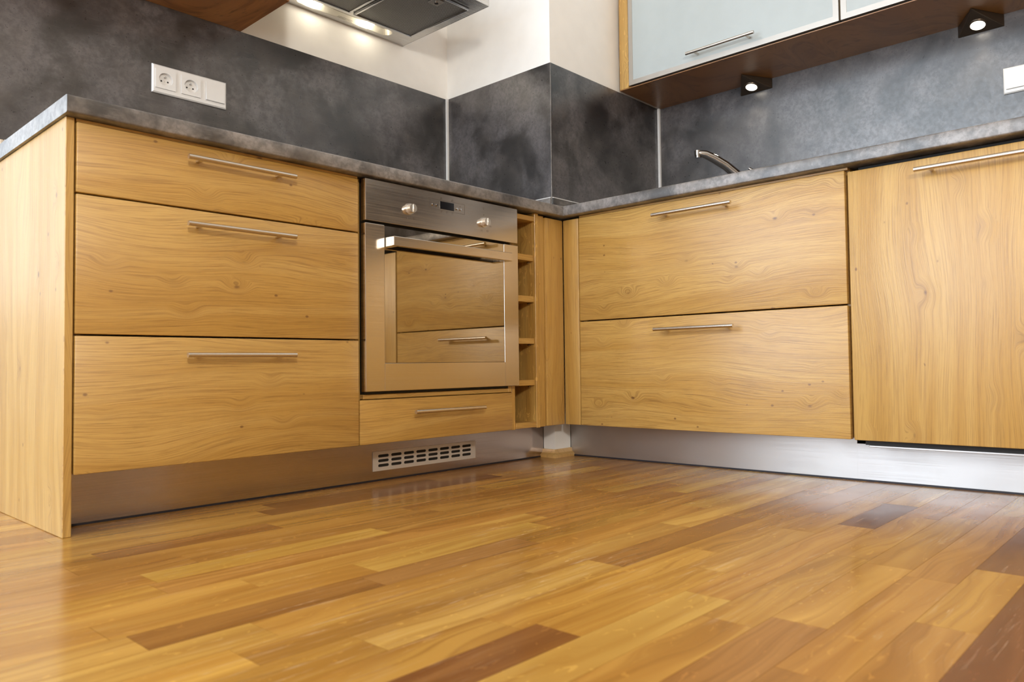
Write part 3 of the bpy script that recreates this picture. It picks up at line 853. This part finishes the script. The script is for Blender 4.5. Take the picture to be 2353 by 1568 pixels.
# closing panel at the free end of the right run
bm = BM(); box(bm, 0.0, XB-0.003, -3.28, YEND-0.001, 0.0, 2.15, 0.0015)
tall = thing('tall_cabinet', 'tall oak larder cabinet at the far end of the right row', 'cabinet', (0.37, -2.97, 0))
obj('body', bm, M['oak_z'], tall)
for z0, z1, hz0, hz1 in ((ZB, 1.30, 0.95, 1.20), (1.303, 2.147, 1.36, 1.60)):
    d = front('door', tall, 'y', -3.277, YEND-0.003, z0, z1, -0.0205, M['oak_z'])
    bm = BM(); cyl(bm, (-0.055, YEND-0.04, hz0), (-0.055, YEND-0.04, hz1), 0.006, n=18); h = obj('handle', bm, M['nickel'], d, smooth=40)
    for hz in (hz0+0.03, hz1-0.03):
        bm = BM(); cyl(bm, (-0.021, YEND-0.04, hz), (-0.051, YEND-0.04, hz), 0.0048, n=14); obj('post', bm, M['nickel'], h, smooth=40)
t = thing('drawer_cabinet', 'pale oak base cabinet with two deep drawers right of the dishwasher', 'cabinet', (0.3, -2.17, 0))
carcass(t, 0.0225, 0.66, YEND+0.002, YDR-0.002, ZB+0.003, ZW0-0.001, M['oak_z'], open_side='-x')
for z0, z1, hz in ((ZB, ZG-G, 0.4516), (ZG+G, ZT, 0.8235)):
    d = front('drawer', t, 'y', YEND+0.003, YDR-0.002, z0, z1, 0.0, M['oak_y'])
    bar_handle(d, 'y', -2.320, -2.032, 0.0, hz)

# ------------------------------------------------------------------ plinths
pl = thing('plinth', 'shade-darkened brushed steel plinth under the drawers and oven', 'plinth', ((XD0+PX)/2, YT, 0))
bm = BM(); box(bm, XD0-0.0005, PX-0.001, YT, YT+0.012, 0.005, ZB+0.0025); obj('board', bm, M['steel_x_shaded'], pl)
bm = BM(); box(bm, XD0-0.0005, PX-0.001, YT-0.0015, YT+0.012, 0.0002, 0.0048); obj('floor_seal', bm, M['rubber'], pl)
pl = thing('plinth', 'bright brushed steel plinth under the sink drawers and dishwasher', 'plinth', (XT, -0.8, 0))
bm = BM(); box(bm, XT, XT+0.012, -1.013, PY-0.001, 0.005, ZB+0.0025); box(bm, XT, XT+0.012, YEND+0.001, -1.0131, 0.005, 0.1050); obj('board', bm, M['steel_y'], pl)
bm = BM(); box(bm, XT-0.0015, XT+0.012, YEND+0.001, PY-0.001, 0.0002, 0.0048); obj('floor_seal', bm, M['rubber'], pl)

# ventilation grille in the left plinth
VX0, VX1, VZ0, VZ1, VY = -0.7245, -0.3185, 0.0300, 0.0885, YT-0.0025
gr = thing('vent_grille', 'aluminium ventilation grille with rows of dark slots in the plinth', 'grille', ((VX0+VX1)/2, VY, VZ0))
bm = BM()
NX, NZ = 8, 3
mx0, mx1, mz0, mz1 = -0.7110, -0.3340, 0.0385, 0.0815
cw, ch = (mx1-mx0)/NX, (mz1-mz0)/NZ
to3 = lambda a, b, d: (a, VY+d, b)
for i in range(NX):
    for j in range(NZ):
        r = (mx0+cw*i, mx0+cw*(i+1), mz0+ch*j, mz0+ch*(j+1))
        holed_plate(bm, r, stadium((r[0]+r[1])/2, (r[2]+r[3])/2, cw*0.41, ch*0.30, 6), to3, 0.002)
# border of the plate
def quad(bm, a0, a1, b0, b1):
    bm.faces.new([bm.verts.new(to3(*p, 0)) for p in ((a0, b0), (a1, b0), (a1, b1), (a0, b1))])
quad(bm, VX0, VX1, VZ0, mz0); quad(bm, VX0, VX1, mz1, VZ1); quad(bm, VX0, mx0, mz0, mz1); quad(bm, mx1, VX1, mz0, mz1)
for (a, b) in (((VX0, VZ0), (VX1, VZ0)), ((VX1, VZ0), (VX1, VZ1)), ((VX1, VZ1), (VX0, VZ1)), ((VX0, VZ1), (VX0, VZ0))):
    bm.faces.new([bm.verts.new(to3(*p, d)) for p, d in ((a, 0), (b, 0), (b, 0.0022), (a, 0.0022))])
bmesh.ops.remove_doubles(bm, verts=bm.verts, dist=1e-6)
obj('slotted_plate', bm, M['vent_alu'], gr)
bm = BM(); box(bm, VX0+0.004, VX1-0.004, VY+0.0021, VY+0.0024, VZ0+0.003, VZ1-0.003); obj('dark_backing', bm, M['black'], gr)

# ------------------------------------------------------------------ unseen glowing globe added behind the camera to light the left fronts
pn = thing('fill_globe', 'added glowing fill globe hanging unseen behind the camera', 'lamp', (-2.55, -2.85, 1.35))
px_, py_, pz_ = -2.55, -2.85, 1.50
bm = BM(); cyl(bm, (px_, py_, pz_+0.152), (px_, py_, ROOM_H-0.03), 0.004, n=10); obj('cord', bm, M['black'], pn, smooth=40)
bm = BM(); cyl(bm, (px_, py_, ROOM_H-0.03), (px_, py_, ROOM_H-0.0005), 0.05, n=24); obj('canopy', bm, M['white_plastic'], pn, smooth=40)
bm = BM(); bmesh.ops.create_uvsphere(bm, u_segments=32, v_segments=20, radius=0.15)
for v in bm.verts: v.co += Vector((px_, py_, pz_))
obj('globe', bm, M['fill_glow'], pn, smooth=60)

# ------------------------------------------------------------------ wall cabinets
def glass_door(parent, axis, a0, a1, z0, z1, face, hz, h0, h1):
    """aluminium-framed frosted flap; frame bars mitred"""
    bm = BM(); w = 0.0200; th = 0.019
    P = (lambda a, d, z: (a, face+d, z)) if axis == 'x' else (lambda a, d, z: (face+d, a, z))
    lo, hi = min(a0, a1), max(a0, a1)
    outer = [(lo, z0), (hi, z0), (hi, z1), (lo, z1)]
    inner = [(lo+w, z0+w), (hi-w, z0+w), (hi-w, z1-w), (lo+w, z1-w)]
    for i in range(4):
        j = (i+1) % 4
        q = [outer[i], outer[j], inner[j], inner[i]]
        A = [bm.verts.new(P(p[0], 0, p[1])) for p in q]; B_ = [bm.verts.new(P(p[0], th, p[1])) for p in q]
        bm.faces.new(A); bm.faces.new(B_[::-1])
        for k in range(4): bm.faces.new((A[k], A[(k+1)%4], B_[(k+1)%4], B_[k]))
    d = obj('door', bm, M['aluminium'], parent)
    bm = BM()
    if axis == 'x': box(bm, lo+w-0.001, hi-w+0.001, face+0.0015, face+0.006, z0+w-0.001, z1-w+0.001)
    else: box(bm, face+0.0015, face+0.006, lo+w-0.001, hi-w+0.001, z0+w-0.001, z1-w+0.001)
    obj('frosted_pane', bm, M['frosted'], d)
    bar_handle(d, axis, h0, h1, face+0.001, hz)
    return d

ZTOP = 1.90
uc = thing('wall_cabinet', 'oak wall cabinet with frosted glass doors over the tap', 'cabinet', (0.59, -1.28, ZU), None)
YU0, YU1 = 0.0600, -2.612
x0 = XU+0.0215
bm = BM(); box(bm, XU, XB+SP-0.001, YU1, YU0, ZU, ZU+0.0035, 0.0004); box(bm, XU+0.0218, XB+SP-0.001, YU1, YU0, ZU+0.0035, ZU+0.018); obj('bottom_panel', bm, M['oak_shaded_y'], uc)
bm = BM(); box(bm, XU, XU+0.0212, 0.0150, YU0, ZU+0.0038, ZTOP, 0.001); box(bm, XU+0.0216, XB+SP-0.001, 0.0150, YU0, ZU+0.0185, ZTOP); obj('side_panel', bm, M['oak_ray'], uc)
bm = BM()
box(bm, x0, XB+SP-0.001, YU1, YU1+0.018, ZU+0.0185, ZTOP); box(bm, x0, XB+SP-0.001, YU1+0.018, 0.0145, ZTOP-0.018, ZTOP)
box(bm, x0, XB+SP-0.001, -0.880, -0.862, ZU+0.0185, ZTOP-0.018); box(bm, x0, XB+SP-0.001, -1.752, -1.734, ZU+0.0185, ZTOP-0.018); box(bm, XB-0.002, XB+SP-0.001, YU1+0.018, 0.0145, ZU+0.0185, ZTOP-0.018)
obj('body', bm, M['oak_z'], uc)
bm = BM(); box(bm, XU+0.0195, XU+0.0213, YU1+0.002, 0.0145, ZU+0.0038, ZU+0.0225); obj('door_seal', bm, M['black'], uc)
glass_door(uc, 'y', 0.0115, -0.8670, ZU+0.0105, ZTOP, XU-0.002, 1.5275, -0.284, -0.570)
glass_door(uc, 'y', -0.8740, -1.7400, ZU+0.0105, ZTOP, XU-0.002, 1.5275, -1.164, -1.450)
glass_door(uc, 'y', -1.7470, -2.6100, ZU+0.0105, ZTOP, XU-0.002, 1.5275, -2.035, -2.321)

lc = thing('wall_cabinet', 'oak wall cabinet with shade-darkened underside left of the extractor hood', 'cabinet', (-1.22, 0.5, ZS))
LX0, LX1, LYF = -1.572, -0.8676, 0.349
bm = BM(); box(bm, LX0, LX1, LYF, YA+SP-0.001, ZS+0.0005, ZS+0.0185, 0.0008); obj('bottom_panel', bm, M['oak_shaded_x'], lc)
bm = BM()
box(bm, LX0, LX0+0.018, LYF+0.02, YA+SP-0.001, ZS+0.019, ZTOP); box(bm, LX1-0.018, LX1, LYF+0.02, YA+SP-0.001, ZS+0.019, ZTOP)
box(bm, LX0+0.018, LX1-0.018, LYF+0.02, YA+SP-0.001, ZTOP-0.018, ZTOP); box(bm, LX0+0.018, LX1-0.018, YA-0.002, YA+SP-0.001, ZS+0.019, ZTOP-0.018)
obj('body', bm, M['oak_z'], lc)
glass_door(lc, 'x', LX0+0.002, LX1-0.002, ZS+0.020, ZTOP, LYF-0.001, 1.56, -1.36, -1.08)

# ------------------------------------------------------------------ extractor hood
HZ = 1.641
hd = thing('extractor_hood', 'steel extractor hood with two mesh filters and lit lamp trough', 'hood', (-0.5, 0.42, HZ))
hx0, hx1, hy0, hy1 = -0.800, -0.2005, 0.163, YA+SP-0.001
# underside plate with the stadium-shaped lamp trough cut into it
bm = BM()
t0, t1, ty, thh = -0.690, -0.298, 0.6185, 0.0265
toH = lambda a, b, d: (a, b, HZ+d)
strip_y0 = 0.585
holed_plate(bm, (hx0, hx1, strip_y0, hy1), stadium((t0+t1)/2, ty, (t1-t0)/2, thh, 10), toH, 0.0005)
v = [bm.verts.new(p) for p in ((hx0, hy0, HZ), (hx1, hy0, HZ), (hx1, strip_y0, HZ), (hx0, strip_y0, HZ))]; bm.faces.new(v)
bmesh.ops.remove_doubles(bm, verts=bm.verts, dist=1e-6)
obj('underside', bm, M['hood_steel'], hd, recalc=True)
bm = BM()
st0 = stadium((t0+t1)/2, ty, (t1-t0)/2-0.0002, thh-0.0002, 10); st1 = stadium((t0+t1)/2, ty, (t1-t0)/2-0.006, thh-0.006, 10)
ra = [bm.verts.new((p[0], p[1], HZ+0.0006)) for p in st0]; rb = [bm.verts.new((p[0], p[1], HZ+0.022)) for p in st1]
for k in range(len(ra)): bm.faces.new((ra[k], ra[(k+1)%len(ra)], rb[(k+1)%len(rb)], rb[k]))
bm.faces.new(rb)
obj('lamp_trough', bm, M['trough'], hd)
bm = BM()
e = 0.0006
for a in ((hx0, hx1, hy0, hy0+0.002), (hx0, hx0+0.002, hy0+0.002, hy1), (hx1-0.002, hx1, hy0+0.002, hy1)):
    box(bm, a[0], a[1], a[2], a[3], HZ-0.0006, HZ+0.030)
obj('rim', bm, M['hood_steel'], hd)
bm = BM()
cx, cy = -0.5, 0.49
lo = [(hx0, hy0), (hx1, hy0), (hx1, hy1), (hx0, hy1)]
up = [(cx-0.13, 0.42), (cx+0.13, 0.42), (cx+0.13, hy1), (cx-0.13, hy1)]
A = [bm.verts.new((*p, HZ+0.030)) for p in lo]; B_ = [bm.verts.new((*p, HZ+0.16)) for p in up]
for i in range(4): bm.faces.new((A[i], A[(i+1)%4], B_[(i+1)%4], B_[i]))
bm.faces.new(B_); bm.faces.new(A[::-1])
obj('canopy', bm, M['hood_steel'], hd)
bm = BM(); box(bm, cx-0.13, cx+0.13, 0.42, hy1, HZ+0.1605, ROOM_H-0.001); obj('chimney', bm, M['hood_steel'], hd)
for fx0, fx1 in ((-0.7650, -0.5130), (-0.4985, -0.2400)):
    fy0, fy1 = 0.225, 0.570
    bm = BM(); box(bm, fx0+0.008, fx1-0.008, fy0+0.008, fy1-0.008, HZ-0.005, HZ-0.001)
    fl = obj('grease_filter', bm, M['filter_mesh'], hd)
    bm = BM()
    for a in ((fx0, fx1, fy0, fy0+0.009), (fx0, fx1, fy1-0.009, fy1), (fx0, fx0+0.009, fy0+0.009, fy1-0.009), (fx1-0.009, fx1, fy0+0.009, fy1-0.009)):
        box(bm, a[0], a[1], a[2], a[3], HZ-0.0085, HZ-0.0005, 0.0018, 2)
    obj('filter_frame', bm, M['chrome'], fl, smooth=40)
    mx = (fx0+fx1)/2 + 0.012
    bm = BM(); box(bm, mx-0.020, mx+0.020, 0.248, 0.290, HZ-0.0095, HZ-0.0045, 0.002, 2); lt = obj('latch', bm, M['aluminium'], fl)
    bm = BM(); cyl(bm, (mx, 0.268, HZ-0.0095), (mx, 0.268, HZ-0.0125), 0.007, n=16); obj('latch_button', bm, M['chrome'], lt, smooth=40)
bm = BM()
box(bm, -0.522, -0.462, 0.6275, 0.6285, HZ-0.0005, HZ-0.0001)
box(bm, -0.522, -0.462, 0.6355, 0.6365, HZ-0.0005, HZ-0.0001)
for lx in (-0.612, -0.392):
    bm2 = BM()
    bmesh.ops.create_uvsphere(bm2, u_segments=16, v_segments=10, radius=0.011)
    for v in bm2.verts: v.co = Vector((v.co.x*1.6+lx, v.co.y+ty, v.co.z*0.8+HZ+0.0125))
    obj('bulb', bm2, M['bulb_glow'], hd, smooth=60)
obj('engraved_mark', bm, M['print'], hd)
bm = BM(); prism(bm, stadium((t0+t1)/2, ty, (t1-t0)/2-0.002, thh-0.002, 10), 'z', HZ+0.0005, HZ+0.002); obj('lamp_cover', bm, M['clear'], hd)

# ------------------------------------------------------------------ triangular spots under the wall cabinet
def wedge_lamp(yc, label):
    z1, zb_ = ZU-0.0006, 1.4370
    xa, xw_ = 0.612, XB-0.001
    ap_t = Vector((xa, yc, z1)); ap_b = Vector((xa+0.004, yc, z1-0.004))
    L, R = yc+0.0705, yc-0.0705
    bm = BM()
    v = {k: bm.verts.new(c) for k, c in dict(at=ap_t, ab=ap_b, lt=(xw_, L, z1), lb=(xw_, L, zb_), rt=(xw_, R, z1), rb=(xw_, R, zb_)).items()}
    for f in (('at','lt','rt'), ('ab','rb','lb'), ('at','ab','lb','lt'), ('at','rt','rb','ab'), ('lt','lb','rb','rt')):
        bm.faces.new([v[k] for k in f])
    bmesh.ops.recalc_face_normals(bm, faces=bm.faces)
    bmesh.ops.bevel(bm, geom=[e for e in bm.edges if e.calc_length() > 0.02], offset=0.0012, segments=1, affect='EDGES')
    t = thing('under_cabinet_lamp', label, 'lamp', (0.69, yc, zb_), 'triangular lamps under the wall cabinet')
    obj('housing', bm, M['lamp_body'], t)
    nrm = (Vector((xw_, L, zb_))-ap_b).cross(Vector((xw_, R, zb_))-ap_b).normalized()
    if nrm.z > 0: nrm = -nrm
    c = ap_b.lerp(Vector((xw_, yc, zb_)), 0.66)
    bm = BM(); cyl(bm, c-nrm*0.0005, c+nrm*0.003, 0.0300, 0.0285, n=32); rg = obj('lens_ring', bm, M['lamp_body'], t, smooth=40)
    bm = BM(); cyl(bm, c+nrm*0.0031, c+nrm*0.0042, 0.0225, 0.0215, n=32); obj('lens', bm, M['lamp_glow'], rg, smooth=40)
    l = bpy.data.lights.new('spot_light', 'SPOT'); l.energy = 2.2; l.color = (1.0, 0.86, 0.62); l.spot_size = math.radians(120); l.spot_blend = 0.8
    l.shadow_soft_size = 0.02
    o = bpy.data.objects.new('spot_light', l); o.location = c + nrm*0.008
    o.rotation_euler = nrm.to_track_quat('-Z', 'Y').to_euler(); COL.objects.link(o)
wedge_lamp(-0.4080, 'lit triangular lamp under the cabinet, nearer the corner')
wedge_lamp(-1.2330, 'lit triangular lamp under the cabinet, at the right edge')

# ------------------------------------------------------------------ sockets
def socket_plate(name, label, axis, a0, z0, z1, face, kinds, sgn=1):
    """kinds from a0 in direction sgn; modules 76 mm apart"""
    W_ = 0.0757; n_ = len(kinds); a1 = a0 + sgn*(W_*n_)
    P = (lambda a, d, z: (a, face-d, z)) if axis == 'x' else (lambda a, d, z: (face-d, a, z))
    lo, hi = min(a0, a1), max(a0, a1)
    c = P((lo+hi)/2, 0, z0)
    t = thing(name, label, 'socket', c)
    # frame: bevelled plate with one square opening per module
    zc = (z0+z1)/2; sq = 0.0298
    bm = BM()
    R_ = [[bm.verts.new(P(a, d, z)) for a, z in ((lo+ins, z0+ins), (hi-ins, z0+ins), (hi-ins, z1-ins), (lo+ins, z1-ins))] for ins, d in ((0, 0.0003), (0, 0.0045), (0.0035, 0.0085))]
    for A_, B2 in zip(R_[:-1], R_[1:]):
        for k in range(4): bm.faces.new((A_[k], A_[(k+1)%4], B2[(k+1)%4], B2[k]))
    toF = lambda a, b, d: P(a, 0.0085-d, b)
    for i in range(n_):
        ac = a0 + sgn*W_*(i+0.5)
        r = (max(ac-W_/2, lo+0.0035), min(ac+W_/2, hi-0.0035), z0+0.0035, z1-0.0035)
        hole = [(ac-sq, zc-sq), (ac, zc-sq), (ac+sq, zc-sq), (ac+sq, zc), (ac+sq, zc+sq), (ac, zc+sq), (ac-sq, zc+sq), (ac-sq, zc)]
        holed_plate(bm, r, hole, toF, 0.008)
    bmesh.ops.remove_doubles(bm, verts=bm.verts, dist=1e-6)
    obj('frame', bm, M['white_plastic'], t)
    zc = (z0+z1)/2
    for i, kd in enumerate(kinds):
        ac = a0 + sgn*W_*(i+0.5); s = 0.0295
        if kd == 'socket':
            bm = BM()
            to = lambda a, b, d: P(a, 0.0125-d, b)
            circ = [(ac+0.0205*math.cos(2*PI*k/32), zc+0.0205*math.sin(2*PI*k/32)) for k in range(32)]
            r = (ac-s, ac+s, zc-s, zc+s)
            D = holed_plate(bm, r, circ, to, 0.0115)
            bm.faces.new(D)
            cor = [(r[0], r[2]), (r[1], r[2]), (r[1], r[3]), (r[0], r[3])]
            for k in range(4):
                p, q = cor[k], cor[(k+1)%4]
                bm.faces.new([bm.verts.new(to(*x, d)) for x, d in ((p, 0), (q, 0), (q, 0.0045), (p, 0.0045))])
            bmesh.ops.remove_doubles(bm, verts=bm.verts, dist=1e-6)
            ins = obj('socket_insert', bm, M['white_plastic'], t)
            yb = 0.0125-0.0115
            for da in (-0.0095, 0.0095):
                bm = BM(); cyl(bm, P(ac+da, yb+0.0001, zc-0.003), P(ac+da, yb+0.0005, zc-0.003), 0.0026, n=14); obj('pin_hole', bm, M['black'], ins)
            bm = BM(); cyl(bm, P(ac, yb+0.0001, zc-0.003), P(ac, yb+0.0005, zc-0.003), 0.0016, n=10); obj('screw_hole', bm, M['nickel'], ins)
            bm = BM(); cyl(bm, P(ac, yb+0.0001, zc+0.0085), P(ac, yb+0.0105, zc+0.0085), 0.0024, n=14); obj('earth_pin', bm, M['chrome'], ins, smooth=40)
        else:
            bm = BM()
            A = [P(ac-s, 0.0086, zc-s), P(ac+s, 0.0086, zc-s), P(ac+s, 0.0086, zc+s), P(ac-s, 0.0086, zc+s)]
            B_ = [P(ac-s, 0.0155, zc-s), P(ac+s, 0.0155, zc-s), P(ac+s, 0.0115, zc+s), P(ac-s, 0.0115, zc+s)]
            loft(bm, [A, B_])
            obj('rocker', bm, M['white_plastic'], t)
    return t
socket_plate('socket_plate', 'white plate with two sockets and a switch on the left backsplash', 'x', -1.1460, 1.1985, 1.2870, YA-0.0003, ['socket', 'socket', 'switch'])
socket_plate('socket_plate', 'white switch plate at the right edge under the wall cabinet', 'y', -1.2957, 1.2090, 1.2940, XB-0.0003, ['switch', 'socket', 'socket'], -1)

# ------------------------------------------------------------------ mixer tap
tp = thing('mixer_tap', 'chrome mixer tap with a curved spout above the worktop', 'tap', (0.635, -0.535, ZW1))
bm = BM()
bx, by = 0.635, -0.535
loft(bm, [[(bx+r*math.cos(2*PI*k/20), by+r*math.sin(2*PI*k/20), z) for k in range(20)] for r, z in
          ((0.026, ZW1+0.0004), (0.026, ZW1+0.005), (0.022, ZW1+0.008), (0.021, ZW1+0.070), (0.019, ZW1+0.085), (0.010, ZW1+0.094))])
obj('base', bm, M['chrome'], tp, smooth=40)
bm = BM()
T = Vector((0.425, -0.318, 1.140))
S0 = Vector((0.622, -0.520, 0.955))
mid1 = Vector((0.530, -0.424, 1.058)); mid2 = Vector((0.470, -0.362, 1.118))
pts = [S0, S0.lerp(mid1, 0.5)+Vector((0, 0, 0.003)), mid1, mid1.lerp(mid2, 0.5)+Vector((0, 0, 0.006)), mid2+Vector((0, 0, 0.002)), T.lerp(mid2, 0.45)+Vector((0, 0, 0.006)), T]
tube(bm, pts, [0.024, 0.0235, 0.0225, 0.0215, 0.0205, 0.018, 0.0138], 16, 0.85)
sp = obj('spout', bm, M['chrome'], tp, smooth=50)
bm = BM(); cyl(bm, T+Vector((0, 0, 0.0095)), T+Vector((0, 0, -0.010)), 0.0138, n=24); cyl(bm, T+Vector((0, 0, -0.0102)), T+Vector((0, 0, -0.018)), 0.0120, n=24)
obj('aerator', bm, M['chrome'], sp, smooth=40)
bm = BM()
Lp = [Vector((bx, by, ZW1+0.090)), Vector((bx-0.008, by+0.022, ZW1+0.120)), Vector((0.602, -0.452, 1.0845)), Vector((0.598, -0.440, 1.0930))]
tube(bm, Lp, [0.008, 0.0055, 0.0055, 0.0065], 12)
obj('lever', bm, M['chrome'], tp, smooth=50)
